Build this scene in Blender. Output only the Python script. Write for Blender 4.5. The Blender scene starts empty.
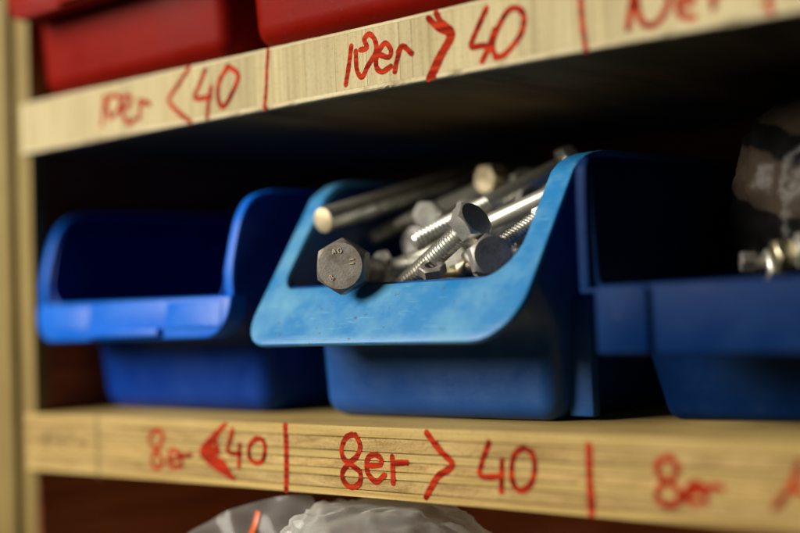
import bpy, bmesh, math, random
from mathutils import Vector, Matrix, noise

random.seed(7)
scene = bpy.context.scene
C = scene.collection
MM = 0.001

# ------------------------------------------------------------------ camera
cam_data = bpy.data.cameras.new('camera')
cam = bpy.data.objects.new('camera', cam_data)
C.objects.link(cam)
cam_data.sensor_width = 36.0
cam_data.lens = 36.0 * 1350.0 / 800.0
cam_data.clip_start = 0.02
cam_data.clip_end = 50.0
RIGHT = Vector((0.75313, 0.65634, -0.04494))
UP = Vector((0.05029, 0.01068, 0.99868))
BACK = Vector((0.65595, -0.75439, -0.02497))
m = Matrix((RIGHT, UP, BACK)).transposed().to_4x4()
m.translation = Vector((286.8, -275.4, 34.6)) * MM
cam.matrix_world = m
cam_data.dof.use_dof = True
cam_data.dof.focus_distance = 0.373
cam_data.dof.aperture_fstop = 3.6
cam_data.dof.aperture_blades = 0
scene.camera = cam

# ------------------------------------------------------------------ world, lamps, exposure
world = bpy.data.worlds.new('World')
scene.world = world
world.use_nodes = True
bg = world.node_tree.nodes['Background']
bg.inputs[0].default_value = (1.0, 0.93, 0.82, 1)
bg.inputs[1].default_value = 0.024

def area_lamp(name, loc, target, size, power, colour):
    d = bpy.data.lights.new(name, 'AREA')
    d.shape = 'DISK'
    d.size = size
    d.energy = power
    d.color = colour
    o = bpy.data.objects.new(name, d)
    C.objects.link(o)
    o.location = loc
    o.rotation_euler = (Vector(target) - Vector(loc)).to_track_quat('-Z', 'Y').to_euler()
    return o

area_lamp('key_lamp', (-0.68, -1.04, 0.62), (0.02, 0, 0.05), 0.85, 40.0, (1.0, 0.93, 0.80))
scene.view_settings.view_transform = 'Standard'
scene.view_settings.look = 'None'
scene.view_settings.exposure = 0.0
scene.view_settings.gamma = 1.0

# ------------------------------------------------------------------ materials
class N:
    """small node-tree helper"""
    def __init__(self, name):
        self.m = bpy.data.materials.new(name)
        self.m.use_nodes = True
        self.t = self.m.node_tree
        self.n = self.t.nodes
        self.b = self.n['Principled BSDF']
        self.out = self.n['Material Output']
    def node(self, kind, **kw):
        x = self.n.new(kind)
        for k, v in kw.items():
            setattr(x, k, v)
        return x
    def link(self, a, b):
        self.t.links.new(a, b)
    def coords(self, scale=(1, 1, 1), kind='Object', rot=(0, 0, 0)):
        tc = self.node('ShaderNodeTexCoord')
        mp = self.node('ShaderNodeMapping')
        mp.inputs['Scale'].default_value = scale
        mp.inputs['Rotation'].default_value = rot
        self.link(tc.outputs[kind], mp.inputs[0])
        return mp.outputs[0]
    def noise(self, vec, scale, detail=4, rough=0.55, dist=0.0):
        x = self.node('ShaderNodeTexNoise')
        x.inputs['Scale'].default_value = scale
        x.inputs['Detail'].default_value = detail
        x.inputs['Roughness'].default_value = rough
        x.inputs['Distortion'].default_value = dist
        if vec is not None:
            self.link(vec, x.inputs['Vector'])
        return x.outputs['Fac']
    def ramp(self, fac, stops):
        x = self.node('ShaderNodeValToRGB')
        r = x.color_ramp
        while len(r.elements) < len(stops):
            r.elements.new(0.5)
        for e, (p, c) in zip(r.elements, stops):
            e.position = p
            e.color = (c[0], c[1], c[2], 1) if hasattr(c, '__len__') else (c, c, c, 1)
        self.link(fac, x.inputs[0])
        return x.outputs[0]
    def mix(self, fac, a, b, mode='MIX'):
        x = self.node('ShaderNodeMix', data_type='RGBA', blend_type=mode)
        for sock, v in ((x.inputs[0], fac), (x.inputs[6], a), (x.inputs[7], b)):
            if hasattr(v, 'links'):
                self.link(v, sock)
            elif hasattr(v, '__len__'):
                sock.default_value = (v[0], v[1], v[2], 1)
            else:
                sock.default_value = v
        return x.outputs[2]
    def math(self, op, a, b=0.0):
        x = self.node('ShaderNodeMath', operation=op)
        for sock, v in ((x.inputs[0], a), (x.inputs[1], b)):
            if hasattr(v, 'links'):
                self.link(v, sock)
            else:
                sock.default_value = v
        return x.outputs[0]
    def bump(self, height, strength, dist):
        x = self.node('ShaderNodeBump')
        x.inputs['Strength'].default_value = strength
        x.inputs['Distance'].default_value = dist
        self.link(height, x.inputs['Height'])
        self.link(x.outputs[0], self.b.inputs['Normal'])
    def set(self, **kw):
        for k, v in kw.items():
            k = k.replace('_', ' ')
            if hasattr(v, 'links'):
                self.link(v, self.b.inputs[k])
            elif hasattr(v, '__len__'):
                self.b.inputs[k].default_value = (v[0], v[1], v[2], 1)
            else:
                self.b.inputs[k].default_value = v

def wood(name, scale, light, mid, dark, bump=0.35, fine=900, pores=0.0, lo=0.32, hi=0.68):
    w = N(name)
    info = w.node('ShaderNodeObjectInfo')
    tc = w.coords(scale)
    shift = w.node('ShaderNodeVectorMath', operation='ADD')
    w.link(tc, shift.inputs[0])
    rnd = w.math('MULTIPLY', info.outputs['Random'], 37.0)
    w.link(rnd, shift.inputs[1])
    v = shift.outputs[0]
    a = w.noise(v, 1.0, 6, 0.65, 0.6)
    col = w.ramp(a, [(lo, dark), ((lo + hi) / 2, mid), (hi, light)])
    tone = w.ramp(info.outputs['Random'], [(0.0, 0.80), (1.0, 1.06)])
    col = w.mix(1.0, col, tone, 'MULTIPLY')
    f = w.noise(w.coords((1, 1, 1)), fine, 3, 0.6)
    speck = w.ramp(f, [(0.30, 0.62), (0.46, 1.0)])
    col = w.mix(0.55 + pores, col, speck, 'MULTIPLY')
    blotch = w.ramp(w.noise(w.coords((1, 1, 1)), 28, 4), [(0.35, (0.86, 0.83, 0.76)), (0.6, (1, 1, 1))])
    col = w.mix(0.8, col, blotch, 'MULTIPLY')
    w.set(Base_Color=col, Roughness=0.72)
    w.b.inputs['Specular IOR Level'].default_value = 0.25
    h = w.math('ADD', a, w.math('MULTIPLY', f, 0.5))
    w.bump(h, bump, 0.0006)
    return w.m

PINE = dict(light=(0.58, 0.43, 0.17), mid=(0.48, 0.34, 0.118), dark=(0.30, 0.19, 0.055))
M = {}
M['long_grain'] = wood('long_grain_wood', (10, 60, 500), **PINE)
M['rough_grain'] = wood('rough_end_grain_wood', (70, 60, 420), (0.56, 0.40, 0.16), (0.46, 0.31, 0.115), (0.30, 0.19, 0.06), bump=0.9, fine=900, pores=0.3)
M['cross_grain'] = wood('cross_grain_wood', (620, 40, 14), (0.53, 0.455, 0.26), (0.45, 0.375, 0.20), (0.27, 0.21, 0.10), lo=0.25, hi=0.62)
M['face_veneer'] = wood('face_veneer_wood', (60, 12, 60), (0.66, 0.54, 0.32), (0.52, 0.40, 0.21), (0.34, 0.24, 0.12))
M['pale_veneer'] = wood('pale_veneer_wood', (40, 12, 500), (0.62, 0.55, 0.37), (0.56, 0.48, 0.30), (0.42, 0.34, 0.20))
M['under_veneer'] = wood('brown_underside_wood', (60, 12, 60), (0.36, 0.25, 0.11), (0.28, 0.185, 0.075), (0.16, 0.10, 0.04))  # browned so the colour itself cancels blue light bounced onto the underside
M['post_wood'] = wood('post_wood', (320, 40, 10), (0.32, 0.24, 0.085), (0.25, 0.18, 0.055), (0.12, 0.08, 0.02))
M['red_brown_wood'] = wood('red_brown_panel_wood', (40, 12, 200), (0.40, 0.12, 0.05), (0.32, 0.09, 0.034), (0.22, 0.055, 0.022))  # red-brown grain for the side and back panels

def marker(name, dark, light, alpha_lo, alpha_hi):
    w = N(name)
    a = w.noise(w.coords((30, 30, 700)), 1.0, 3)
    col = w.ramp(a, [(0.40, dark), (0.58, light)])
    w.set(Base_Color=col, Roughness=0.85)
    w.b.inputs['Specular IOR Level'].default_value = 0.04
    f = w.noise(w.coords((1, 1, 1)), 1400, 3, 0.7)
    al = w.ramp(f, [(0.30, alpha_lo), (0.5, alpha_hi)])
    w.set(Alpha=al)
    return w.m
M['red_ink'] = marker('red_marker_ink', (0.17, 0.007, 0.003), (0.42, 0.034, 0.010), 0.78, 0.99)
M['pencil'] = marker('faded_pencil', (0.09, 0.075, 0.05), (0.15, 0.125, 0.08), 0.05, 0.5)

def plastic(name, base, rough=0.38, dust=(0.5, 0.6, 0.65), dust_amt=0.12, spec=0.5):
    w = N(name)
    a = w.noise(w.coords((1, 1, 1)), 60, 6, 0.65)
    s = w.noise(w.coords((90, 90, 1400), rot=(0.3, 0.5, 0.2)), 1.0, 3, 0.6)
    d = w.math('MULTIPLY', w.ramp(a, [(0.42, 0.0), (0.78, 1.0)]), dust_amt * 2.2)
    col = w.mix(d, base, dust)
    scr = w.math('MULTIPLY', w.ramp(s, [(0.62, 0.0), (0.70, 1.0)]), dust_amt * 1.3)
    col = w.mix(scr, col, dust)
    g = w.noise(w.coords((1, 1, 1)), 420, 3, 0.6)
    grime = w.math('MULTIPLY', w.ramp(g, [(0.66, 0.0), (0.74, 1.0)]), min(1.0, dust_amt * 2.5))
    col = w.mix(grime, col, (0.05, 0.06, 0.07))
    rr = w.ramp(a, [(0.3, rough - 0.06), (0.8, rough + 0.22)])
    w.set(Base_Color=col, Roughness=rr)
    w.b.inputs['Specular IOR Level'].default_value = spec
    w.bump(w.noise(w.coords((1, 1, 1)), 700, 4, 0.6), 0.12, 0.0004)
    return w.m
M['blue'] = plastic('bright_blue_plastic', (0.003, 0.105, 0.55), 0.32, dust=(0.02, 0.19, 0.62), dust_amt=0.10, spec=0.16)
M['shaded_blue'] = plastic('shaded_blue_plastic', (0.001, 0.030, 0.25), 0.38, dust=(0.03, 0.12, 0.4), dust_amt=0.10, spec=0.12)  # same plastic as the bright blue lip, darkened to paint in the body's shade
M['worn_lit_blue'] = plastic('worn_lit_blue_plastic', (0.010, 0.165, 0.42), 0.40, dust=(0.10, 0.31, 0.46), dust_amt=0.42, spec=0.45)  # real dust and wear, plus the lip's lit paleness put into the colour
M['shaded_worn_blue'] = plastic('shaded_worn_blue_plastic', (0.003, 0.060, 0.27), 0.36, dust=(0.03, 0.13, 0.34), dust_amt=0.18, spec=0.40)  # shaded copy of the worn blue: shade under the lip painted into the body
M['shaded_navy'] = plastic('shaded_dark_blue_plastic', (0.001, 0.017, 0.085), 0.45, dust=(0.02, 0.06, 0.16), dust_amt=0.14, spec=0.05)  # a darker blue plastic, deepened further with the upper shelf's shade
M['red'] = plastic('red_plastic', (0.17, 0.0035, 0.0004), 0.42, dust=(0.26, 0.008, 0.003), dust_amt=0.16, spec=0.07)

def metal(name, base, dark, rough=0.34, metallic=1.0, scale=180, bump=0.15):
    w = N(name)
    a = w.noise(w.coords((1, 1, 1)), scale, 6, 0.65)
    col = w.ramp(a, [(0.34, dark), (0.56, base)])
    f = w.noise(w.coords((1, 1, 1)), 1500, 3, 0.6)
    col = w.mix(0.5, col, w.ramp(f, [(0.3, 0.55), (0.5, 1.0)]), 'MULTIPLY')
    w.set(Base_Color=col, Metallic=metallic, Roughness=w.ramp(a, [(0.3, rough + 0.2), (0.65, rough)]))
    w.bump(f, bump, 0.0003)
    return w.m
M['zinc'] = metal('zinc_plated_steel', (0.80, 0.80, 0.74), (0.48, 0.46, 0.38), 0.27, 0.85)
M['yellow_zinc'] = metal('yellowish_zinc_steel', (0.74, 0.68, 0.48), (0.36, 0.30, 0.16), 0.28, 1.0)
M['old_steel'] = metal('old_brown_steel', (0.24, 0.222, 0.20), (0.11, 0.09, 0.07), 0.44, 0.75, 150, 0.18)
M['worn_steel'] = metal('worn_steel_edges', (0.55, 0.47, 0.36), (0.32, 0.24, 0.16), 0.42, 0.85, 300, 0.3)
M['grey_steel'] = metal('dull_grey_steel', (0.42, 0.40, 0.39), (0.22, 0.20, 0.18), 0.45, 0.8)
M['dark_steel'] = metal('dark_oiled_steel', (0.10, 0.085, 0.06), (0.035, 0.03, 0.022), 0.40, 0.8)
M['brass_end'] = metal('cut_steel_end', (0.72, 0.62, 0.42), (0.5, 0.4, 0.22), 0.5, 0.7)

def film(name, tint, transparent, rough):
    w = N(name)
    w.set(Base_Color=tint, Roughness=rough)
    w.b.inputs['Specular IOR Level'].default_value = 0.8
    tr = w.node('ShaderNodeBsdfTransparent')
    tl = w.node('ShaderNodeBsdfTranslucent')
    tl.inputs[0].default_value = (*tint, 1)
    m1 = w.node('ShaderNodeMixShader')
    m1.inputs[0].default_value = 0.45
    w.link(w.b.outputs[0], m1.inputs[1])
    w.link(tl.outputs[0], m1.inputs[2])
    m2 = w.node('ShaderNodeMixShader')
    lw = w.node('ShaderNodeLayerWeight')
    lw.inputs[0].default_value = 0.35
    f = w.ramp(lw.outputs['Facing'], [(0.0, transparent), (0.8, transparent * 0.35)])
    w.link(f, m2.inputs[0])
    w.link(m1.outputs[0], m2.inputs[1])
    w.link(tr.outputs[0], m2.inputs[2])
    w.link(m2.outputs[0], w.out.inputs[0])
    return w.m
M['clear_film'] = film('clear_plastic_film', (0.66, 0.66, 0.64), 0.84, 0.10)
M['orange_zip'] = plastic('orange_zip_plastic', (0.75, 0.13, 0.03), 0.4, dust_amt=0.05)

def printed_film(name):
    w = N(name)
    tc = w.node('ShaderNodeTexCoord')
    sep = w.node('ShaderNodeSeparateXYZ')
    w.link(tc.outputs['Object'], sep.inputs[0])
    n = w.noise(w.coords((1, 1, 1)), 40, 3)
    # slanted printed bands: z + 0.5*x
    t = w.math('ADD', sep.outputs[2], w.math('MULTIPLY', sep.outputs[0], 0.45))
    t = w.math('ADD', t, w.math('MULTIPLY', n, 0.012))
    fac = w.math('MULTIPLY', w.math('ADD', t, 0.0), 1 / 0.16)
    br = (0.050, 0.036, 0.026)
    bl = (0.006, 0.006, 0.006)
    r = w.ramp(fac, [(0.0, bl), (0.295, bl), (0.30, br), (0.385, br), (0.39, bl), (0.43, bl), (0.435, br)])
    w.set(Base_Color=r, Roughness=0.36)
    w.b.inputs['Specular IOR Level'].default_value = 0.12
    w.bump(w.noise(w.coords((1, 1, 1)), 120, 4), 0.4, 0.002)
    return w.m
M['printed_film'] = printed_film('brown_printed_bag_film')

# ------------------------------------------------------------------ builders
def empty(name, loc=(0, 0, 0), label=None, cat=None, group=None):
    o = bpy.data.objects.new(name, None)
    o.empty_display_size = 0.01
    C.objects.link(o)
    o.location = Vector(loc) * MM
    o['label'] = label
    o['category'] = cat
    if group:
        o['group'] = group
    return o

def link_mesh(name, bm, mat, parent=None, origin=(0, 0, 0), smooth=None):
    """bm is in millimetres; becomes one object whose origin sits at `origin`"""
    bmesh.ops.recalc_face_normals(bm, faces=bm.faces[:])
    bmesh.ops.scale(bm, vec=(MM, MM, MM), verts=bm.verts[:])
    me = bpy.data.meshes.new(name)
    bm.to_mesh(me)
    bm.free()
    if smooth is not None:
        me.polygons.foreach_set('use_smooth', [True] * len(me.polygons))
        if smooth < 180:
            me.set_sharp_from_angle(angle=math.radians(smooth))
    if mat is not None:
        me.materials.append(M[mat])
    o = bpy.data.objects.new(name, me)
    C.objects.link(o)
    if parent is not None:
        o.parent = parent
    o.location = Vector(origin) * MM
    return o

def box_bm(x0, x1, y0, y1, z0, z1, bevel=0.0, seg=2):
    bm = bmesh.new()
    bmesh.ops.create_cube(bm, size=1)
    for v in bm.verts:
        v.co = Vector(((x0 + x1) / 2 + v.co.x * (x1 - x0), (y0 + y1) / 2 + v.co.y * (y1 - y0), (z0 + z1) / 2 + v.co.z * (z1 - z0)))
    if bevel:
        bmesh.ops.bevel(bm, geom=bm.edges[:], offset=bevel, segments=seg, affect='EDGES', profile=0.5)
    return bm

def box(name, mat, parent, x0, x1, y0, y1, z0, z1, bevel=0.0, seg=2, smooth=35):
    return link_mesh(name, box_bm(x0, x1, y0, y1, z0, z1, bevel, seg), mat, parent, smooth=smooth)

def catmull(pts, step=1.0):
    out = []
    P = [Vector(p) for p in pts]
    closed = (P[0] - P[-1]).length < 0.01
    n = len(P)
    if n == 2:
        k = max(2, int((P[1] - P[0]).length / step))
        return [P[0].lerp(P[1], i / k) for i in range(k + 1)]
    for i in range(n - 1):
        p1, p2 = P[i], P[i + 1]
        p0 = P[i - 1] if i > 0 else (P[-2] if closed else p1 * 2 - p2)
        p3 = P[i + 2] if i + 2 < n else (P[1] if closed else p2 * 2 - p1)
        k = max(3, int((p2 - p1).length / step))
        for j in range(k):
            t = j / k
            out.append(0.5 * ((2 * p1) + (p2 - p0) * t + (2 * p0 - 5 * p1 + 4 * p2 - p3) * t * t + (3 * p1 - p0 - 3 * p2 + p3) * t ** 3))
    out.append(P[-1])
    return out

def stroke_bm(bm, pts, width, y, ragged=0.10):
    """one pen stroke: flat ribbon with round ends lying in the plane y"""
    pts = catmull([(p[0], p[1]) for p in pts], 0.5)
    rows = []
    n = len(pts)
    for i, p in enumerate(pts):
        a, b = pts[max(0, i - 1)], pts[min(n - 1, i + 1)]
        d = (b - a)
        if d.length < 1e-6:
            continue
        d.normalize()
        nx = Vector((-d.y, d.x))
        q = Vector((p.x * 0.9, 3.1, p.y * 0.9))
        w = width / 2 * (1 + ragged * 1.6 * noise.noise(q) + ragged * noise.noise(q * 4))
        rows.append((p, nx, w, d))
    vs = []
    def cap(p, nx, w, d, sgn):
        c = []
        for k in range(1, 6):
            t = math.pi * k / 6
            c.append(p + nx * w * math.cos(t) + d * sgn * w * math.sin(t))
        return c
    yy = lambda i: y - 0.010 * i / len(rows)      # the pen's later passes lie on its earlier ones
    L = [bm.verts.new((r[0].x + r[1].x * r[2], yy(i), r[0].y + r[1].y * r[2])) for i, r in enumerate(rows)]
    Rr = [bm.verts.new((r[0].x - r[1].x * r[2], yy(i), r[0].y - r[1].y * r[2])) for i, r in enumerate(rows)]
    for i in range(len(rows) - 1):
        bm.faces.new((L[i], L[i + 1], Rr[i + 1], Rr[i]))
    e = [bm.verts.new((c.x, yy(len(rows)), c.y)) for c in cap(*rows[-1], 1)]
    bm.faces.new([L[-1]] + e + [Rr[-1]])
    s = [bm.verts.new((c.x, y, c.y)) for c in cap(*rows[0], -1)]
    bm.faces.new([L[0]] + s + [Rr[0]])

def grid_bm(rows, close_u=False):
    bm = bmesh.new()
    V = [[bm.verts.new(p) for p in r] for r in rows]
    for i in range(len(V) - 1):
        n = len(V[i])
        for j in range(n if close_u else n - 1):
            k = (j + 1) % n
            bm.faces.new((V[i][j], V[i][k], V[i + 1][k], V[i + 1][j]))
    return bm

# ------------------------------------------------------------------ handwriting, (name, pen width, strokes as (x, z) in mm on the board edge)
UP_STROKES = [
    ('w1', 1.35, [[(-79.4, 106.9), (-80.4, 102.5), (-81.6, 97.6)], [(-77.6, 100.1), (-78.7, 104.2), (-76.6, 106.3), (-73.4, 106.5), (-71.4, 104.6), (-72.6, 101.5), (-76.0, 99.6), (-77.6, 100.1)], [(-71.3, 101.6), (-67.1, 102.2), (-65.6, 104.0), (-67.9, 105.6), (-70.6, 103.8), (-70.3, 99.5), (-67.1, 96.5), (-63.9, 97.4)], [(-62.0, 97.2), (-60.8, 101.9), (-61.4, 103.3)], [(-61.1, 101.4), (-58.7, 102.4), (-56.2, 101.2)], [(-36.1, 110.0), (-41.7, 105.5), (-46.4, 101.3), (-42.3, 97.0), (-36.7, 93.3)], [(-28.6, 108.3), (-31.2, 104.6), (-33.9, 100.3), (-26.4, 99.6)], [(-26.2, 102.7), (-27.7, 98.2), (-28.6, 93.4)], [(-18.1, 107.9), (-22.4, 103.7), (-23.2, 98.9), (-21.1, 95.8), (-16.8, 99.5), (-13.8, 104.3), (-16.8, 107.1), (-19.0, 107.5)]]),
    ('div1', 1.3, [[(-0.4, 110.1), (-1.3, 104.4), (-1.9, 99.1), (-3.0, 92.9)]]),
    ('w2', 1.3, [[(33.0, 105.8), (31.8, 100.8), (30.3, 95.5)], [(36.3, 104.3), (38.8, 104.5), (38.0, 107.0), (40.0, 108.1), (42.0, 105.9), (42.0, 102.8), (38.8, 99.4), (36.5, 96.7), (34.7, 99.1), (34.6, 104.1)], [(43.4, 101.9), (46.6, 100.7), (47.6, 102.4), (45.8, 104.7), (43.8, 103.6), (42.1, 100.9), (42.2, 98.4), (44.0, 97.1), (47.3, 98.1)], [(51.1, 102.7), (49.7, 99.8), (48.6, 96.5)], [(50.0, 101.6), (51.8, 103.0), (54.8, 100.5)]]),
    ('w2b', 1.5, [[(61.1, 108.9), (64.6, 105.5), (67.9, 103.0), (63.9, 98.0), (60.3, 92.9)], [(63.9, 109.8), (65.3, 107.2), (69.1, 103.4), (65.4, 98.4), (61.8, 93.2)]]),
    ('w2c', 1.4, [[(80.5, 108.1), (77.7, 104.0), (75.0, 99.3), (78.5, 98.8), (81.8, 98.0)], [(82.7, 102.2), (80.7, 98.1), (78.3, 94.8)], [(82.7, 95.1), (81.8, 98.4), (83.8, 102.5), (87.3, 106.3), (90.5, 106.2), (92.0, 103.8), (90.7, 99.6), (85.6, 95.5), (82.8, 95.2)]]),
    ('div2', 1.5, [[(109.0, 107.3), (109.0, 100.7), (109.7, 92.8)]]),
    ('w3', 1.4, [[(123.7, 105.3), (121.6, 95.9)], [(124.2, 103.1), (124.9, 98.0), (127.6, 95.6), (130.9, 97.3), (132.8, 101.5), (128.9, 104.7), (124.5, 103.7)], [(135.2, 99.0), (138.7, 99.2), (138.2, 101.2), (135.6, 100.9), (135.5, 96.9), (138.9, 95.7)], [(143.7, 101.2), (144.0, 97.1)], [(143.8, 99.5), (146.2, 100.1)], [(159.1, 100.0), (156.8, 95.8), (157.7, 94.0)]]),
]
LO_STROKES = [
    ('pencil_line', 1.3, [[(-90.8, 0.6), (-91.1, -9.8), (-91.1, -20.7)]]),
    ('pencil_word', 0.7, [[(-119.5, -6.1), (-121.7, -8.0), (-118.7, -10.2), (-121.0, -11.0), (-122.2, -9.5), (-118.5, -6.6)], [(-114.9, -8.5), (-111.2, -8.0), (-113.2, -10.2), (-109.9, -10.3)], [(-107.1, -9.8), (-106.6, -7.9), (-104.0, -7.6)], [(-99.9, -8.0), (-101.2, -9.6), (-98.0, -9.5), (-98.3, -7.8)]]),
    ('w4', 1.25, [[(-60.0, -9.9), (-63.1, -7.4), (-61.4, -4.3), (-58.2, -3.5), (-56.2, -5.8), (-59.1, -9.3), (-61.9, -12.3), (-62.1, -15.0), (-59.5, -15.8), (-57.0, -13.3), (-60.0, -10.0)], [(-53.5, -12.8), (-49.2, -11.8), (-50.2, -9.8), (-52.8, -10.1), (-54.0, -13.2), (-52.1, -15.1), (-49.1, -14.6)], [(-47.6, -14.6), (-47.6, -10.5)], [(-47.4, -11.4), (-43.0, -10.7)], [(-25.9, -0.8), (-32.6, -5.0), (-37.9, -9.8), (-31.7, -14.1), (-23.3, -17.1)], [(-27.7, -1.5), (-31.6, -5.7), (-36.8, -9.8), (-29.9, -9.5)], [(-31.5, -4.3), (-30.7, -6.9), (-30.2, -9.2), (-35.4, -10.1), (-28.6, -12.0), (-24.9, -15.8)], [(-33.7, -7.0), (-32.8, -9.3), (-34.4, -11.0), (-27.8, -14.6), (-23.6, -17.1)], [(-34.3, -8.4), (-31.3, -8.6), (-32.9, -10.6), (-28.6, -13.0), (-26.8, -15.2)], [(-22.9, -2.3), (-24.3, -5.4), (-25.3, -9.1), (-19.8, -9.5)], [(-20.0, -6.7), (-20.8, -13.3)], [(-11.9, -4.5), (-15.2, -6.4), (-16.0, -10.2), (-13.3, -11.9), (-10.0, -10.9), (-8.9, -6.8), (-10.3, -4.8), (-12.7, -4.7)]]),
    ('div3', 2.0, [[(0.1, -0.6), (0.1, -8.3), (-0.6, -19.2)]]),
    ('w5', 1.35, [[(28.1, -2.3), (29.6, -5.2), (28.3, -8.2), (25.0, -10.4), (22.3, -13.3), (23.2, -16.0), (26.0, -17.0), (28.8, -15.6), (29.2, -12.7), (26.4, -11.0), (23.2, -9.2), (22.5, -6.3), (24.3, -3.3), (26.8, -2.2)], [(32.3, -10.7), (36.9, -10.2), (37.1, -8.3), (34.4, -7.6), (32.2, -8.9), (31.9, -12.2), (33.6, -14.3), (35.4, -15.0), (38.3, -13.0)], [(41.4, -7.8), (41.4, -11.3), (41.3, -15.0)], [(41.9, -9.6), (44.3, -9.3), (46.6, -9.2)]]),
    ('w5b', 1.6, [[(54.1, -1.0), (58.5, -5.6), (62.4, -9.1), (57.4, -12.3), (54.8, -15.4), (52.9, -18.1)]]),
    ('w5c', 1.35, [[(74.7, -2.9), (72.4, -7.7), (71.7, -11.5), (78.5, -11.3)], [(78.7, -7.3), (78.0, -15.1)], [(85.4, -3.8), (82.6, -5.8), (81.5, -10.6), (82.5, -13.8), (84.7, -14.4), (87.4, -12.6), (88.8, -8.8), (88.2, -5.1), (85.7, -3.8)]]),
    ('div4', 2.0, [[(105.1, -2.4), (104.9, -9.5), (105.0, -18.8)]]),
    ('w6', 1.35, [[(126.8, -4.4), (123.8, -5.8), (124.1, -8.6), (126.8, -9.9), (129.0, -6.9), (127.3, -4.4)], [(125.2, -10.0), (123.2, -13.1), (124.9, -15.3), (128.0, -14.9), (129.2, -12.4), (126.4, -10.0)], [(131.0, -12.7), (134.4, -11.4), (134.1, -10.0), (131.7, -10.9), (130.8, -13.7), (133.7, -14.5)], [(135.7, -10.7), (135.5, -14.2)], [(135.6, -11.7), (138.0, -10.5), (140.0, -10.8)], [(158.9, -4.2), (156.7, -9.2), (152.4, -14.4)], [(156.7, -9.2), (160.5, -11.3)]]),
]
# ------------------------------------------------------------------ the wooden shelf
shelf = empty('wooden_shelf', (0, 0, 0), 'pale wooden storage shelf with red handwritten size labels along its board edges', 'shelf')
UP_Z0, UP_Z1 = 92.6, 110.6
X0, X1 = -133.0, 330.0

# lower board: plywood, every veneer layer a strip of its own along the front edge
body = box('shelf_board', 'face_veneer', shelf, X0 + 0.4, X1, 3.0, 170, -19.0, -0.6)
plies = [(-3.0, 0.0, 'long_grain', 0.0, 170), (-6.9, -3.12, 'rough_grain', 0.08, 3.0), (-9.3, -7.05, 'long_grain', 0.05, 3.0),
         (-12.0, -9.42, 'rough_grain', 0.06, 3.0), (-14.2, -12.1, 'long_grain', 0.08, 3.0), (-17.6, -14.35, 'rough_grain', 0.09, 3.0),
         (-19.7, -17.72, 'long_grain', 0.0, 170)]
for z0, z1, mt, y0, y1 in plies:
    bm = bmesh.new()
    n = 230
    rows = []
    for i in range(n + 1):
        x = X0 + (X1 - X0) * i / n
        r = 0.16 if mt == 'rough_grain' else 0.07
        def j(k):
            return r * noise.noise(Vector((x * 0.35, z0 * 3.1, k * 7.7))) + r * 0.6 * noise.noise(Vector((x * 1.4, z0 * 5.1, k * 3.7)))
        c = 0.35 if z1 == 0.0 else 0.10
        rows.append([(x, y1, z0), (x, y0 + 0.25 + max(0, j(1)), z0 + j(5) * 0.5), (x, y0 + max(0, j(2)), z0 + 0.16 + abs(j(3))), (x, y0 + max(0, j(4)), z1 - c), (x, y0 + c + max(0, j(6)), z1 if z1 == 0.0 else z1 - abs(j(7)) * 0.6), (x, y1, z1)])
    bm = grid_bm(rows, close_u=True)
    bm.faces.new([v for v in bm.verts[:6]])
    bm.verts.ensure_lookup_table()
    bm.faces.new([bm.verts[k] for k in range(len(bm.verts) - 6, len(bm.verts))])
    link_mesh('ply', bm, mt, body, smooth=28)

# upper board: blockboard, upright core blocks between two thin veneers
top_board = box('shelf_board', 'face_veneer', shelf, X0 + 5, X1, 3.0, 170, UP_Z0 + 0.4, UP_Z1 - 0.4)
def veneer(z0, z1, chip, mt, yb=170):
    rows = []
    n = 420
    for i in range(n + 1):
        x = X0 + 4 + (X1 - X0 - 4) * i / n
        c = chip * max(0.0, noise.noise(Vector((x * 0.22, z0, 1.3))) + 0.45 * noise.noise(Vector((x * 1.1, z0, 4.3))) - 0.05)
        if chip > 0.5:
            rows.append([(x, yb, z0), (x, 0.2 + c * 1.1, z0), (x, c * 0.5, z0 + 0.25 + 0.5 * c), (x, 0.0, z1), (x, yb, z1)])
        else:
            rows.append([(x, 170, z0), (x, 0.0, z0), (x, c * 0.5, z1 - 0.25 - 0.4 * c), (x, 0.25 + c, z1), (x, 170, z1)])
    bm = grid_bm(rows, close_u=True)
    bm.faces.new([v for v in bm.verts[:5]])
    bm.verts.ensure_lookup_table()
    bm.faces.new([bm.verts[k] for k in range(len(bm.verts) - 5, len(bm.verts))])
    link_mesh('veneer', bm, mt, top_board, smooth=30)
veneer(UP_Z0, UP_Z0 + 1.35, 1.2, 'pale_veneer', 2.6)
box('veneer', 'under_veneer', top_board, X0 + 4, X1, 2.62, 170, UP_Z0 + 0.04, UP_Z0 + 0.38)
veneer(UP_Z1 - 0.9, UP_Z1, 0.45, 'pale_veneer')
x = X0 + 4
rb = random.Random(11)
while x < X1 - 1:
    w = rb.choice((4.5, 6.0, 7.5, 9.0, 12.0, 16.0, 20.0))
    x2 = min(x + w, X1)
    y = rb.uniform(0.03, 0.09)
    b = box('core_block', 'cross_grain', top_board, x + 0.02, x2 - 0.02, y, 3.0, UP_Z0 + 1.37, UP_Z1 - 0.92, 0.05, 1)
    x = x2

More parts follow.
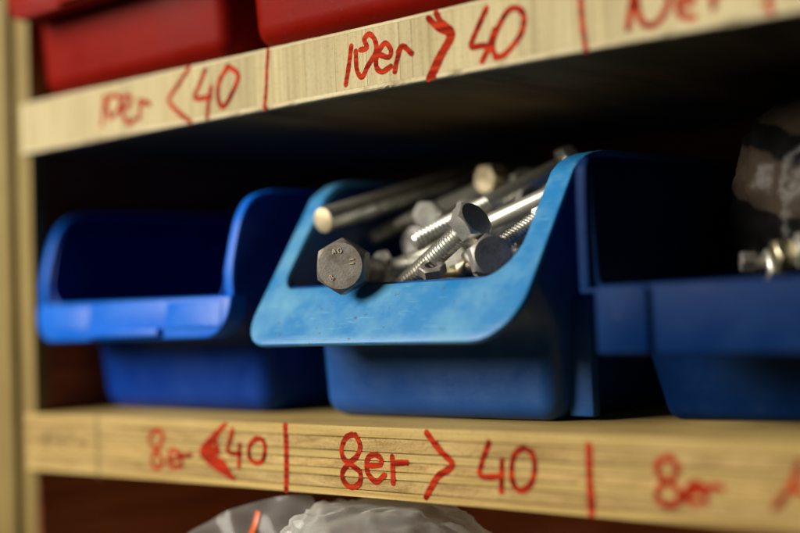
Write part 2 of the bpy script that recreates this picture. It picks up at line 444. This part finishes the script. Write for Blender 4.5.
# a third board that carries the bags, and the carcass
box('shelf_board', 'face_veneer', shelf, X0 + 6, X1, 0.0, 170, -132, -113, 0.4)
bm = box_bm(-146, -128.5, 1.6, 170, -150, 260, 0.5)
side = link_mesh('side_panel', bm, 'red_brown_wood', shelf, smooth=35)
bm = box_bm(-138.0, -128.2, 1.2, 7.0, -150, 260, 0.4)
for v in bm.verts:
    v.co.x += v.co.z * 0.03
link_mesh('edge_strip', bm, 'post_wood', side, smooth=35)
bm = box_bm(-175, -138.3, -1.2, 14, -150, 260, 0.8)
for v in bm.verts:
    v.co.x += v.co.z * 0.03
link_mesh('post', bm, 'post_wood', shelf, smooth=35)
box('back_panel', 'red_brown_wood', shelf, -146, X1, 171, 176, -150, 260)

# handwriting on the two board edges
INK = {'pencil_line': 'pencil', 'pencil_word': 'pencil'}
for strokes, parent in ((LO_STROKES, body), (UP_STROKES, top_board)):
    for name, width, polys in strokes:
        mark = name.startswith('div') or name == 'pencil_line'
        bm = bmesh.new()
        for k, p in enumerate(polys):
            stroke_bm(bm, p, width * (1.0 if mark else 1.22), -0.022 - 0.012 * k)
        link_mesh('divider_mark' if mark else 'lettering', bm, INK.get(name, 'red_ink'), parent)

# ------------------------------------------------------------------ storage bins
def bin_body(x0, x1, front, rim, back, height, taper, bev):
    """open box: `front` = list of (y,z) from the lip down to the floor, `rim` = (y,z) up along the side wall top from the lip"""
    xc, hw = (x0 + x1) / 2, (x1 - x0) / 2
    path = front + [(back - 3, 0), (back, height)]
    poly = front[::-1] + rim + [(back, height), (back - 3, 0)]
    bm = bmesh.new()
    key = {}
    def vert(sx, yz):
        k = (sx, round(yz[0], 3), round(yz[1], 3))
        if k not in key:
            f = 1 - taper * (1 - yz[1] / height)
            key[k] = bm.verts.new((xc + sx * hw * f, yz[0], yz[1]))
        return key[k]
    for a, b in zip(path[:-1], path[1:]):
        bm.faces.new((vert(-1, a), vert(1, a), vert(1, b), vert(-1, b)))
    for s in (-1, 1):
        bm.faces.new([vert(s, p) for p in poly])
    bm.normal_update()
    bmesh.ops.recalc_face_normals(bm, faces=bm.faces[:])
    es = [e for e in bm.edges if len(e.link_faces) == 2 and e.calc_face_angle(0) > math.radians(30)]
    bmesh.ops.bevel(bm, geom=es, offset=bev, segments=5, affect='EDGES', profile=0.5, clamp_overlap=True)
    return bm

def solid(o, t, offset=-1.0, bev=0.35):
    md = o.modifiers.new('thickness', 'SOLIDIFY')
    md.thickness = t * MM
    md.offset = offset
    md.use_even_offset = False
    if bev:
        b = o.modifiers.new('soft_edges', 'BEVEL')
        b.width = bev * MM
        b.segments = 2
        b.limit_method = 'ANGLE'
        b.angle_limit = math.radians(50)

def rounded_path(pts, step_deg=12):
    """pts: (x, z, radius) open polyline with rounded corners -> list of points"""
    out = []
    n = len(pts)
    for i, (x, z, r) in enumerate(pts):
        if r <= 0 or i in (0, n - 1):
            out.append(Vector((x, z)))
            continue
        p = Vector((x, z))
        a = (Vector(pts[i - 1][:2]) - p).normalized()
        b = (Vector(pts[i + 1][:2]) - p).normalized()
        ang = a.angle(b)
        d = r / math.tan(ang / 2)
        s, e = p + a * d, p + b * d
        cdir = (a + b).normalized()
        cen = p + cdir * (r / math.sin(ang / 2))
        v0, v1 = s - cen, e - cen
        tot = v0.angle_signed(v1)
        k = max(3, int(abs(math.degrees(tot)) / step_deg))
        for j in range(k + 1):
            t = -tot * j / k
            c, s_ = math.cos(t), math.sin(t)
            out.append(cen + Vector((v0.x * c - v0.y * s_, v0.x * s_ + v0.y * c)))
    return out

def resample(pts, n):
    d = [0.0]
    for a, b in zip(pts[:-1], pts[1:]):
        d.append(d[-1] + (b - a).length)
    out = []
    for i in range(n):
        t = d[-1] * i / (n - 1)
        k = 0
        while k < len(d) - 2 and d[k + 1] < t:
            k += 1
        u = (t - d[k]) / max(1e-9, d[k + 1] - d[k])
        out.append(pts[k].lerp(pts[k + 1], min(1, max(0, u))))
    return out

# ---- middle bin: slanted flat flange all round its mouth
def sloped_bin(name, x0, x1, base_z, dy, label, mats, group, open_top=39.0):
    t = empty(name, ((x0 + x1) / 2, 60 + dy, base_z), label, 'bin', group)
    xc = (x0 + x1) / 2
    def sy(z):
        return (z - 29.3) * 0.73
    front = [(sy(open_top), open_top - 0.4), (21, 24.5), (21.5, 0)]
    rim = [(sy(52), 52), (sy(66), 66), (30.5, 69.5), (35, 71.7), (42, 72.6)]
    bm = bin_body(x0 + 2.2, x1 - 2.2, front, rim, 152, 72.6, 0.085, 6.0)
    for v in bm.verts:
        v.co += Vector((-xc, dy + 0.4 - 60 - dy, 0.15))
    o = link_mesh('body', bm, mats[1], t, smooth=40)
    solid(o, 1.8)
    # flange
    outer = rounded_path([(x0, 67, 0), (x0, 23, 9), (x1, 23, 12.5), (x1, 67, 0)])
    inner = rounded_path([(x0 + 6.5, 67, 0), (x0 + 6.5, open_top, 5), (x1 - 7.5, open_top, 11), (x1 - 7.5, 67, 0)])
    ns = 90
    outer, inner = resample(outer, ns), resample(inner, ns)
    rows = []
    back = [(150, 72.8), (95, 72.8), (48, 72.8), (42, 72.6), (37.5, 71.9), (33.5, 70.8), (30.5, 69.2)]
    for k, (y, z) in enumerate(back):
        f = min(1, max(0.0, (k - 1) / 5.0))
        rows.append([(x0 + 0.2, y, z), (x0 + 5 + 1.5 * f, y, z)])
    for a, b in zip(outer, inner):
        rows.append([(a.x, sy(a.y) - 0.2, a.y), (b.x, sy(b.y) - 0.2, b.y)])
    for k, (y, z) in enumerate(back[::-1]):
        f = min(1, max(0.0, (5 - k) / 5.0))
        rows.append([(x1 - 0.2, y, z), (x1 - 5 - 2.5 * f, y, z)])
    fine = []
    for a, b in rows:
        a, b = Vector(a), Vector(b)
        fine.append([tuple(a.lerp(b, q / 6) + Vector((-xc, -60, 0))) for q in range(7)])
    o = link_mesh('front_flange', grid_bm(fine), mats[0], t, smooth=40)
    solid(o, 1.7, 0.0, 0.45)
    return t

# ---- left bin: mouth with steep thin rim and a separate lip with a label slot
def lipped_bin(name, x0, x1, base_z, dy, label, mats, group, drop=0.0, recess=20.0, taper=0.11):
    xc = (x0 + x1) / 2
    t = empty(name, (xc, 60 + dy, base_z), label, 'bin', group)
    sh = Vector((-xc, -60, 0))
    front = [(3.5, 36.5), (recess, 25), (recess + 2, 0)] if recess > 12 else [(3.5, 36.5), (recess, 30), (recess + 1.5, 0)]
    rim = [(3.5, 46), (6.2, 57), (9.2, 63.5), (13.4, 67.8), (20, 69.8), (30, 70.2)]
    bm = bin_body(x0 + 1.6, x1 - 1.6, front, rim, 152, 70.2, taper, 7.0)
    for v in bm.verts:
        v.co += sh
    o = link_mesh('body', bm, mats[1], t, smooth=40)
    solid(o, 1.8)
    # thin rim following the side walls
    prof = [(3.0, 36.5), (3.0, 46), (5.8, 57), (8.7, 63.8), (13.0, 68.4), (20, 70.5), (30, 71.0), (90, 71.0), (150, 71.0)]
    for xs in (x0 - 0.4, x1 - 3.4):
        sp = catmull(prof, 2.5)
        rows = []
        for p in sp:
            rows.append([tuple(Vector((xs + (3.8 * q / 3), p.x, p.y)) + sh) for q in range(4)])
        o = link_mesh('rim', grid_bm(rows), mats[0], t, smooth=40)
        solid(o, 1.2, 0.0, 0.4)
    # lip
    out = rounded_path([(x0 - 0.5, 38.6, 0), (x0 - 0.5, 25.5, 10.5), (x1 + 0.5, 25.5, 10.5), (x1 + 0.5, 38.6, 0)])
    def prism(pts, y0, y1, slant):
        bm = bmesh.new()
        A = [bm.verts.new((p.x, y0 + slant * (p.y - 25.5), p.y)) for p in pts]
        B = [bm.verts.new((p.x, y1 + slant * (p.y - 25.5) * 0.5, p.y)) for p in pts]
        n = len(pts)
        bm.faces.new(A)
        bm.faces.new(B)
        for i in range(n):
            bm.faces.new((A[i], A[(i + 1) % n], B[(i + 1) % n], B[i]))
        bmesh.ops.recalc_face_normals(bm, faces=bm.faces[:])
        es = [e for e in bm.edges if e.calc_face_angle(0) > 0.7]
        bmesh.ops.bevel(bm, geom=es, offset=0.9, segments=3, affect='EDGES', profile=0.5, clamp_overlap=True)
        for v in bm.verts:
            v.co += sh - Vector((0, 0, drop))
        return bm
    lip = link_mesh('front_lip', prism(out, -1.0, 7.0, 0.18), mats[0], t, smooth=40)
    for a, b in ((x0 + 4, x0 + 31), (x1 - 30, x1 - 3)):
        pts = rounded_path([(a, 37.6, 0), (a, 28.5, 3), (b, 28.5, 1.2), (b, 37.6, 0)])
        link_mesh('grip_block', prism(pts, -1.35, 1.5, 0.19), mats[0], lip, smooth=40)
    pts = rounded_path([(x0 + 32, 29.2, 0), (x0 + 32, 26.6, 0.5), (x1 - 31, 26.6, 0.5), (x1 - 31, 29.2, 0)])
    link_mesh('label_ledge', prism(pts, -2.8, 1.0, 0.1), mats[0], lip, smooth=40)
    return t

# ---- right bin: square-cut mouth with a box-shaped lip
def square_bin(name, x0, x1, base_z, dy, label, mats, group):
    xc = (x0 + x1) / 2
    t = empty(name, (xc, 60 + dy, base_z), label, 'bin', group)
    sh = Vector((-xc, -60, 0))
    front = [(8.5, 34.5), (30, 19), (38, 0)]
    rim = [(8.5, 50), (8.9, 64.5), (10.0, 66.5), (14, 67)]
    bm = bin_body(x0 + 0.6, x1 - 0.6, front, rim, 152, 67, 0.06, 3.5)
    for v in bm.verts:
        v.co += sh
    o = link_mesh('body', bm, mats[1], t, smooth=40)
    solid(o, 1.8)
    # narrow upright rim round the mouth
    prof = [(7.4, 34.8), (7.5, 50), (8.0, 63.5), (9.2, 66.7), (14, 67.8), (60, 67.8), (150, 67.8)]
    for xs in (x0 - 0.8, x1 - 1.8):
        rows = [[tuple(Vector((xs + 2.6 * q / 2, p.x, p.y)) + sh) for q in range(3)] for p in catmull(prof, 2.5)]
        o = link_mesh('rim', grid_bm(rows), mats[0], t, smooth=40)
        solid(o, 1.0, 0.0, 0.3)
    bm = box_bm(x0 - 0.6, x1 + 0.6, 6.6, 9.6, 34.2, 35.4, 0.3)
    for v in bm.verts:
        v.co += sh
    link_mesh('sill', bm, mats[0], t, smooth=40)
    bm = box_bm(x0 + 8.0, x1 - 6.0, 0.6, 8.2, 19.2, 36.0, 0.9, 3)
    for v in bm.verts:
        v.co += sh
    lip = link_mesh('front_lip', bm, mats[0], t, smooth=40)
    for a, b in ((x0 + 8.3, x0 + 22.5), (x1 - 21.5, x1 - 6.3)):
        bm = box_bm(a, b, -0.8, 1.2, 19.6, 35.4, 0.6, 2)
        for v in bm.verts:
            v.co += sh
        link_mesh('label_clip', bm, mats[0], lip, smooth=40)
    return t

BLUE = 'blue plastic bins on the middle shelf'
REDG = 'red plastic bins on the upper shelf'
lipped_bin('storage_bin', -124.0, -23.0, 0.0, 0.0, 'empty bright blue bin at the left with a rounded lip and label slot', ('blue', 'shaded_blue'), BLUE)
mid = sloped_bin('storage_bin', -12.0, 87.0, 0.0, 0.0, 'pale worn blue bin heaped with bolts, a large bolt head over its lip', ('worn_lit_blue', 'shaded_worn_blue'), BLUE)
bm = box_bm(80.0 - 37.5, 88.0 - 37.5, 29 - 60, 33 - 60, 1.2, 33, 0.8)
link_mesh('stacking_rib', bm, 'shaded_worn_blue', mid, smooth=40)
square_bin('storage_bin', 101.0, 203.0, 0.0, 0.0, 'dark blue square-cut bin at the right with a box-shaped lip', ('shaded_navy', 'shaded_navy'), BLUE)
lipped_bin('storage_bin', -117.0, -13.5, UP_Z1, -12.0, 'left red bin on the upper board, its pink lip crossing the post', ('red', 'red'), REDG, 0.5, 9.5, 0.03)
lipped_bin('storage_bin', -9.5, 95.0, UP_Z1, -12.0, 'second red bin on the upper board, above the sharp 10er label', ('red', 'red'), REDG, 0.5, 9.5, 0.03)

# ------------------------------------------------------------------ bolts
def lathe_bm(profile, seg=40, cap0=True, cap1=True):
    rows = [[(r * math.cos(2 * math.pi * k / seg), r * math.sin(2 * math.pi * k / seg), z) for k in range(seg)] for r, z in profile]
    bm = grid_bm(rows, close_u=True)
    bm.verts.ensure_lookup_table()
    n = len(bm.verts)
    if cap0:
        bm.faces.new([bm.verts[k] for k in range(seg)])
    if cap1:
        bm.faces.new([bm.verts[k] for k in range(n - seg, n)])
    return bm

def thread_bm(r, z0, z1, pitch, seg=32):
    depth = pitch * 0.62
    per = 10
    n = max(10, int((z1 - z0) / pitch * per))
    rows = []
    for i in range(n + 1):
        z = z0 + (z1 - z0) * i / n
        row = []
        for k in range(seg):
            ph = (z / pitch - k / seg) % 1.0
            tri = abs(ph * 2 - 1)
            tri = min(1.0, max(0.0, (tri - 0.10) / 0.78))
            rr = r - depth * (1 - tri)
            endf = min(1.0, (z1 - z) / (pitch * 1.0))
            rr = min(rr, r - depth * 1.1 * (1 - endf))
            a = 2 * math.pi * k / seg
            row.append((rr * math.cos(a), rr * math.sin(a), z))
        rows.append(row)
    bm = grid_bm(rows, close_u=True)
    bm.verts.ensure_lookup_table()
    m_ = len(bm.verts)
    bm.faces.new([bm.verts[k] for k in range(m_ - seg, m_)])
    return bm

def hex_head_bm(af, h, recess=True):
    """prism with the 30 degree chamfer circle on its outer face (z=0), underside at z=h"""
    R = af / 2 / math.cos(math.pi / 6)
    seg = 72
    ring = lambda z, f: [(f(2 * math.pi * k / seg) * math.cos(2 * math.pi * k / seg), f(2 * math.pi * k / seg) * math.sin(2 * math.pi * k / seg), z(2 * math.pi * k / seg)) for k in range(seg)]
    def hexr(a):
        b = (a % (math.pi / 3)) - math.pi / 6
        return af / 2 / math.cos(b)
    def zc(a):
        return max(0.02, (hexr(a) - af / 2 * 0.93) * 0.80)
    rows = []
    if recess:
        rows.append(ring(lambda a: 0.10, lambda a: af / 2 * 0.55))
    rows.append(ring(lambda a: 0.0, lambda a: af / 2 * 0.90))
    rows.append(ring(lambda a: 0.02, lambda a: af / 2 * 0.935))
    rows.append(ring(zc, lambda a: hexr(a) * 0.992))
    rows.append(ring(lambda a: zc(a) + 0.18, lambda a: hexr(a)))
    rows.append(ring(lambda a: h - 0.35, lambda a: hexr(a)))
    rows.append(ring(lambda a: h, lambda a: hexr(a) * 0.975))
    bm = grid_bm(rows, close_u=True)
    bm.verts.ensure_lookup_table()
    n = len(bm.verts)
    bm.faces.new([bm.verts[k] for k in range(seg)])
    bm.faces.new([bm.verts[k] for k in range(n - seg, n)])
    return bm

def frame(loc, axis, roll):
    z = Vector(axis).normalized()
    x = Vector((0, 0, 1)).cross(z)
    x = x.normalized() if x.length > 1e-4 else Vector((1, 0, 0))
    y = z.cross(x)
    m3 = Matrix((x, y, z)).transposed() @ Matrix.Rotation(math.radians(roll), 3, 'Z')
    m4 = m3.to_4x4()
    m4.translation = Vector(loc) * MM
    return m4

def bolt(label, loc, axis, r, length, af, head_h, mats, plain=0.0, pitch=1.0, roll=0, group='steel bolts heaped in the middle bin', name='hex_bolt'):
    """loc = centre of the head's outer face, axis = from head to tip"""
    t = empty(name, loc, label, 'bolt', group)
    t.matrix_world = frame(loc, axis, roll)
    link_mesh('head', hex_head_bm(af, head_h), mats[0], t, smooth=32)
    z = head_h
    if plain > 0:
        link_mesh('shank', lathe_bm([(r * 1.12, z - 0.02), (r, z + 0.4), (r, z + plain)]), mats[1], t, smooth=40)
        z += plain
    if length - plain > 1:
        link_mesh('thread', thread_bm(r, z, head_h + length, pitch), mats[2], t, smooth=50)
    return t

ZZ = ('zinc', 'zinc', 'zinc')
main = bolt('large brown steel hex head with raised letters facing out over the pale lip', (28.0, -3.2, 44.9), (-0.42, 0.90, -0.03), 3.9, 50, 13.9, 5.6, ('old_steel', 'old_steel', 'old_steel'), plain=24, pitch=1.25, roll=34)
# embossed marks on the head, its local z points into the head
def emboss(parent, polys, width, mat):
    bm = bmesh.new()
    for p in polys:
        pts = catmull([(q[0], q[1]) for q in p], 0.25)
        rows = []
        n = len(pts)
        for i, q in enumerate(pts):
            d = pts[min(n - 1, i + 1)] - pts[max(0, i - 1)]
            d.normalize()
            nx = Vector((-d.y, d.x)) * width / 2
            rows.append([(q.x + nx.x, q.y + nx.y, 0.12), (q.x + nx.x * 0.6, q.y + nx.y * 0.6, -0.16), (q.x - nx.x * 0.6, q.y - nx.y * 0.6, -0.16), (q.x - nx.x, q.y - nx.y, 0.12)])
        g = grid_bm(rows)
        me = bpy.data.meshes.new('tmp')
        g.to_mesh(me)
        g.free()
        bm.from_mesh(me)
        bpy.data.meshes.remove(me)
    return link_mesh('raised_mark', bm, mat, parent, smooth=40)

HEAD = [c for c in main.children if c.name.startswith('head')][0]
inv = main.matrix_world.to_3x3().inverted()
def on_head(right, up):
    """direction in the head's own plane for a step right / up as seen from in front"""
    v = inv @ (RIGHT * right + UP * up)
    return (v.x, v.y)
def glyph(polys, cx, cy, rot, s):
    c, sn = math.cos(math.radians(rot)), math.sin(math.radians(rot))
    return [[on_head(cx + s * (x * c - y * sn), cy + s * (x * sn + y * c)) for x, y in p] for p in polys]
A_ = [[(-0.5, -0.6), (0.0, 0.7), (0.5, -0.6)], [(-0.3, -0.15), (0.3, -0.15)]]
G_ = [[(0.45, 0.4), (0.1, 0.68), (-0.35, 0.5), (-0.5, 0.0), (-0.35, -0.5), (0.1, -0.65), (0.45, -0.35), (0.42, 0.0), (0.1, 0.0)]]
ONE = [[(0.0, -0.65), (0.0, 0.65)]]
E8 = [[(0.0, 0.0), (-0.4, 0.3), (0.0, 0.65), (0.4, 0.3), (0.0, 0.0), (-0.45, -0.32), (0.0, -0.68), (0.45, -0.32), (0.0, 0.0)]]
emboss(HEAD, glyph(A_, -1.9, 4.0, 18, 0.95), 0.42, 'worn_steel')
emboss(HEAD, glyph(G_, -0.1, 4.3, 5, 1.05), 0.42, 'worn_steel')
emboss(HEAD, glyph(ONE, 3.6, 1.7, -82, 1.1), 0.45, 'worn_steel')
emboss(HEAD, glyph(ONE, 3.6, 0.6, -82, 1.1), 0.45, 'worn_steel')
emboss(HEAD, glyph(E8, -2.6, -3.3, 35, 1.15), 0.42, 'worn_steel')

# long smooth rod lying along the left wall
rod = empty('steel_rod', (-1.6, 20, 59.9), 'long smooth steel rod with a pale cut end along the left wall', 'rod')
rod.matrix_world = frame((-0.6, 20, 59.9), (-0.02, 0.975, 0.21), 0)
link_mesh('shaft', lathe_bm([(3.7, 0.35), (4.0, 0.75), (4.0, 118)], cap0=False), 'zinc', rod, smooth=40)
link_mesh('cut_end', lathe_bm([(3.5, 0.22), (3.72, 0.36)], cap1=False), 'brass_end', rod, smooth=40)

def reversed_bolt(label, tip, far, r, thread_len, mats, pitch, af, head_h):
    t_, f_ = Vector(tip), Vector(far)
    d = (t_ - f_).normalized()
    L = (t_ - f_).length
    return bolt(label, far, d, r, L, af, head_h, mats, plain=L - thread_len, pitch=pitch)

reversed_bolt('long thin bolt pointing its threaded tip out, between the rod and the dark-faced bolt', (33.2, 28, 52.6), (59.0, 70, 75.0), 3.0, 26, ('zinc', 'zinc', 'zinc'), 1.25, 10, 4)
bolt('bolt with a dark hex face and one bright facet, thread pointing down left', (61.5, 16.5, 56.0), (-0.86, 0.07, -0.50), 3.0, 36, 10.8, 4.8, ('zinc', 'zinc', 'zinc'), plain=0.8, pitch=1.15, roll=12)
bolt('low grey hex head leaning against the right side of the mouth', (67.5, 15.0, 45.6), (-0.80, 0.58, -0.10), 2.8, 34, 11.0, 4.4, ('grey_steel', 'zinc', 'yellow_zinc'), plain=2, pitch=1.0, roll=20)
reversed_bolt('second long bolt, lying under the first and rising to the right rim', (18.0, 36, 45.5), (74.0, 46, 65.5), 2.7, 30, ('zinc', 'zinc', 'zinc'), 1.15, 10, 4)
reversed_bolt('long smooth bolt sloping up behind the first one towards the beige head', (2.0, 44, 56.0), (30.0, 74, 72.0), 2.7, 14, ('zinc', 'zinc', 'zinc'), 1.15, 10, 4)
bolt('blurred bolt with a beige round-looking head high at the back of the heap', (28.5, 64, 71.5), (0.10, 0.98, 0.05), 3.2, 50, 9.0, 4.0, ('brass_end', 'yellow_zinc', 'yellow_zinc'), plain=10, pitch=1.25, roll=0)
bolt('small bluish hex head just left of the threaded tip', (13.0, 46, 53.0), (0.0, 0.97, -0.2), 2.6, 36, 9.4, 4.0, ('grey_steel', 'zinc', 'zinc'), plain=3, pitch=1.0, roll=10)
bolt('blurred hex head in shade beyond the rod, above the threaded tip', (19.0, 46, 60.5), (-0.35, 0.92, 0.05), 2.5, 36, 8.5, 4.0, ('zinc', 'zinc', 'zinc'), plain=3, pitch=1.0, roll=0)
bolt('threaded bolt tucked behind the right edge of the mouth, its tip rising beside the flange', (54.0, 22.0, 43.0), (0.45, 0.48, 0.42), 2.4, 36, 9.0, 4.0, ('zinc', 'zinc', 'zinc'), plain=1, pitch=1.0, roll=0)
bolt('thin bolt lying low between the low grey head and the lip', (72.0, 26.0, 41.5), (-0.98, 0.16, 0.02), 2.1, 36, 8.0, 3.4, ('zinc', 'yellow_zinc', 'yellow_zinc'), plain=2, pitch=0.9, roll=0)

# flat hex nut by the lip
def nut(label, loc, axis, af, h, hole, mat, roll=0, group=None):
    t = empty('hex_nut', loc, label, 'nut', group)
    t.matrix_world = frame(loc, axis, roll)
    R = af / 2 / math.cos(math.pi / 6)
    bm = bmesh.new()
    seg = 36
    def hexr(a):
        b = (a % (math.pi / 3)) - math.pi / 6
        return af / 2 / math.cos(b)
    rows = []
    A = [2 * math.pi * k / seg for k in range(seg)]
    rows.append([(hole * math.cos(a), hole * math.sin(a), h) for a in A])
    rows.append([(hole * math.cos(a), hole * math.sin(a), 0) for a in A])
    rows.append([(af * 0.46 * math.cos(a), af * 0.46 * math.sin(a), 0) for a in A])
    rows.append([(hexr(a) * math.cos(a), hexr(a) * math.sin(a), 0.4) for a in A])
    rows.append([(hexr(a) * math.cos(a), hexr(a) * math.sin(a), h - 0.4) for a in A])
    rows.append([(af * 0.46 * math.cos(a), af * 0.46 * math.sin(a), h) for a in A])
    rows.append(rows[0])
    bm = grid_bm(rows, close_u=True)
    bmesh.ops.remove_doubles(bm, verts=bm.verts[:], dist=0.001)
    link_mesh('nut_ring', bm, mat, t, smooth=35)
    return t
nut('small grey hex nut tilted flat behind the lip, left of the low grey head', (45.5, 16.0, 41.4), (0.25, -0.45, 0.85), 7.0, 3.2, 1.9, 'grey_steel', 10)

# the rest of the heap, seen dimly in the gaps
rf = random.Random(5)
proto = bolt('dim zinc bolt lying deep in the shaded gaps of the heap', (20, 70, 30), (0.3, 0.9, 0.1), 2.6, 40, 9.5, 4.0, ZZ, plain=6, pitch=1.25, group='dim bolts deep in the heap')
def copy_thing(src):
    c = src.copy()
    C.objects.link(c)
    for ch in src.children:
        k = ch.copy()
        C.objects.link(k)
        k.parent = c
    return c
heap = [((44, 66, 69), (-0.85, 0.5, -0.12)), ((22, 74, 70), (-0.35, 0.9, -0.05)), ((10, 62, 61), (0.5, 0.85, 0.0)), ((56, 52, 62), (-0.9, 0.3, -0.3)), 
        ((34, 50, 60), (-0.55, 0.8, 0.0)), ((2, 58, 56), (0.75, 0.65, 0.1)),  ((50, 70, 66), (0.15, 0.96, 0.12)), ((12, 30, 44), (0.9, 0.4, 0.12)), ((40, 30, 47), (-0.4, 0.9, 0.0)), ((70, 38, 55), (-0.6, 0.8, 0.1)),
        ((14, 34, 36), (0.85, 0.5, 0.02)), ((30, 40, 42), (-0.5, 0.85, 0.12)), ((44, 52, 45), (0.5, 0.85, 0.1)), ((60, 60, 46), (-0.9, 0.4, 0.05)),
        ((22, 64, 50), (0.8, 0.55, 0.05)), ((64, 46, 40), (-0.75, 0.65, 0.0)), 
        ((70, 70, 52), (-0.1, 0.98, 0.15)), ((10, 46, 44), (0.25, 0.96, 0.05)), ((46, 34, 36), (-0.6, 0.78, 0.05)), 
        ((68, 34, 34), (-0.95, 0.3, 0.0)), ((26, 28, 33), (0.9, 0.4, 0.0))]
DIM = 'dim zinc bolt lying deep in the shaded gaps of the heap'
HEAP_LABELS = {
    (44, 66, 69): 'thin bolt shaft sloping down left below the blurred beige bolt head',
    (22, 74, 70): 'shaded bolt at the back of the heap, just left of the blurred beige head',
    (10, 62, 61): 'shaded bolt below the long rod, left of the blurred hex heads',
    (56, 52, 62): 'dark bolt lying across behind the dark-faced bolt, its head at the right rim',
    (12, 30, 44): 'zinc bolt lying low just right of the large brown hex head',
    (40, 30, 47): 'zinc bolt peeping out beneath the thread of the dark-faced bolt',
}
for i, (p, a) in enumerate(heap):
    o = proto if i == 0 else copy_thing(proto)
    if p in HEAP_LABELS:
        o['label'] = HEAP_LABELS[p]
    else:
        o['label'] = DIM
    o.matrix_world = frame(p, a, rf.uniform(0, 60))

# ------------------------------------------------------------------ what lies in the right bin
RG = 'loose bolts in the right bin'
bolt('small blurred bolt head at the left end of the dark blue bin', (127.0, 40, 40.5), (0.8, 0.6, -0.05), 2.0, 30, 5.0, 3.6, ('grey_steel', 'grey_steel', 'grey_steel'), plain=3, pitch=1.0, group=RG)
bolt('larger beige bolt head, second from the left in the dark blue bin', (137.2, 38, 40.8), (0.75, 0.65, 0.15), 2.8, 38, 8.5, 4.5, ('yellow_zinc', 'grey_steel', 'grey_steel'), plain=4, pitch=1.25, group=RG)
bolt('pale bolt head at the right picture edge above the dark blue lip', (143.0, 38, 42.4), (0.85, 0.5, 0.0), 2.8, 38, 8.5, 5.0, ('zinc', 'zinc', 'zinc'), plain=4, pitch=1.25, group=RG)
proto2 = None
for p, a in (((131.5, 44, 38.5), (0.7, 0.6, 0.0)),):
    o = copy_thing(proto)
    o['label'] = 'dark bolt half hidden low between the two blurred heads in the dark blue bin'
    o['group'] = RG
    o.matrix_world = frame(p, a, 10)

# ------------------------------------------------------------------ plastic bags
def crumple(p, k=1.0):
    q = p * 0.04
    q = q + Vector((noise.noise(q * 1.5), noise.noise(q * 1.5 + Vector((9, 0, 0))), noise.noise(q * 1.5 + Vector((0, 9, 0))))) * 0.6
    a = (1 - abs(noise.noise(q * 1.1 + Vector((3.1, 0, 0)))) * 1.6) ** 2
    b = (1 - abs(noise.noise(q * 2.3 + Vector((0, 7.7, 0)))) * 1.6) ** 2
    c = (1 - abs(noise.noise(q * 4.6 + Vector((0, 0, 5.5)))) * 1.6) ** 2
    return k * (a * 4.0 + b * 2.0 + c * 0.55)

def blob_bag(name, label, centre, radii, mat, k=1.0, sub=5, zmax=None, seed=0.0, power=1.0):
    t = empty(name, (centre[0], centre[1], centre[2] - radii[2]), label, 'plastic bag')
    bm = bmesh.new()
    bmesh.ops.create_icosphere(bm, subdivisions=sub, radius=1.0)
    for v in bm.verts:
        d = v.co.normalized()
        s = (abs(d.x) ** 2.6 + abs(d.y) ** 2.6 + abs(d.z) ** 2.6) ** (-1 / 2.6)
        p = Vector((d.x * radii[0], d.y * radii[1], d.z * radii[2])) * s
        p += d * crumple(p + Vector((seed, seed * 2, 0)), k)
        if zmax is not None:
            p.z = min(p.z, zmax - centre[2] + 0.4 * noise.noise(p * 0.2))
        p.z = max(p.z, -radii[2])
        v.co = p + Vector((0, 0, radii[2]))
    o = link_mesh('film', bm, mat, t, smooth=180)
    return t, o

bag, _ = blob_bag('plastic_bag', 'clear crumpled bag below the lower board under the sharp 8er label', (29, 8, -66), (36, 30, 42), 'clear_film', 0.9, 6, -22.5, 4.0)
inner, _ = None, None
bm = bmesh.new()

def P(u, v, side):
    """flat zip bag: u along its mouth, v down its height"""
    w = 66 * (1 - 0.10 * v)
    x = (u - 0.5) * w
    z = -v * 78
    bulge = 13 * math.sin(math.pi * min(1, max(0, u))) ** 0.6 * (v ** 0.6) * side
    q = Vector((x, bulge, z))
    y = bulge + 3.0 * noise.noise(q * 0.07 + Vector((5, side, 0))) + 1.6 * noise.noise(q * 0.16) + 0.28 * x * (1 - v)
    zz = z + 11 * math.sin(math.pi * u) ** 0.8 * (1 - v) + 2.5 * noise.noise(Vector((x * 0.08, 2, 1)))
    return Vector((x, y, zz))
zb = empty('plastic_bag', (21, -6, -100), 'clear zip bag with an orange stripe under the lower board, left of the crumpled bag', 'plastic bag')
rows = []
nu, nv = 60, 50
ring = []
for j in range(nv + 1):
    v = j / nv
    r = [P(i / nu, v, -1) for i in range(nu + 1)] + [P(i / nu, v, 1) for i in range(nu, -1, -1)]
    rows.append([tuple(p + Vector((0, 0, 74))) for p in r])
link_mesh('film', grid_bm(rows, close_u=True), 'clear_film', zb, smooth=180)
rows = []
for i in range(nu + 1):
    t_ = i / nu
    u = 0.46 + 0.30 * t_
    rows.append([tuple(P(u + 0.016 * q / 3, 0.36 - 0.33 * t_ + 0.012 * q / 3, -1) + Vector((0, -0.6, 74))) for q in range(4)])
link_mesh('zip_strip', grid_bm(rows), 'orange_zip', zb, smooth=180)
zb.rotation_euler = (math.radians(-8), math.radians(-34), math.radians(20))

rbag, film_o = blob_bag('plastic_bag', 'dark brown printed bag standing in the dark blue bin at the right edge', (172, 77, 42), (62, 30, 48), 'printed_film', 0.85, 6, 90.5, 9.0)
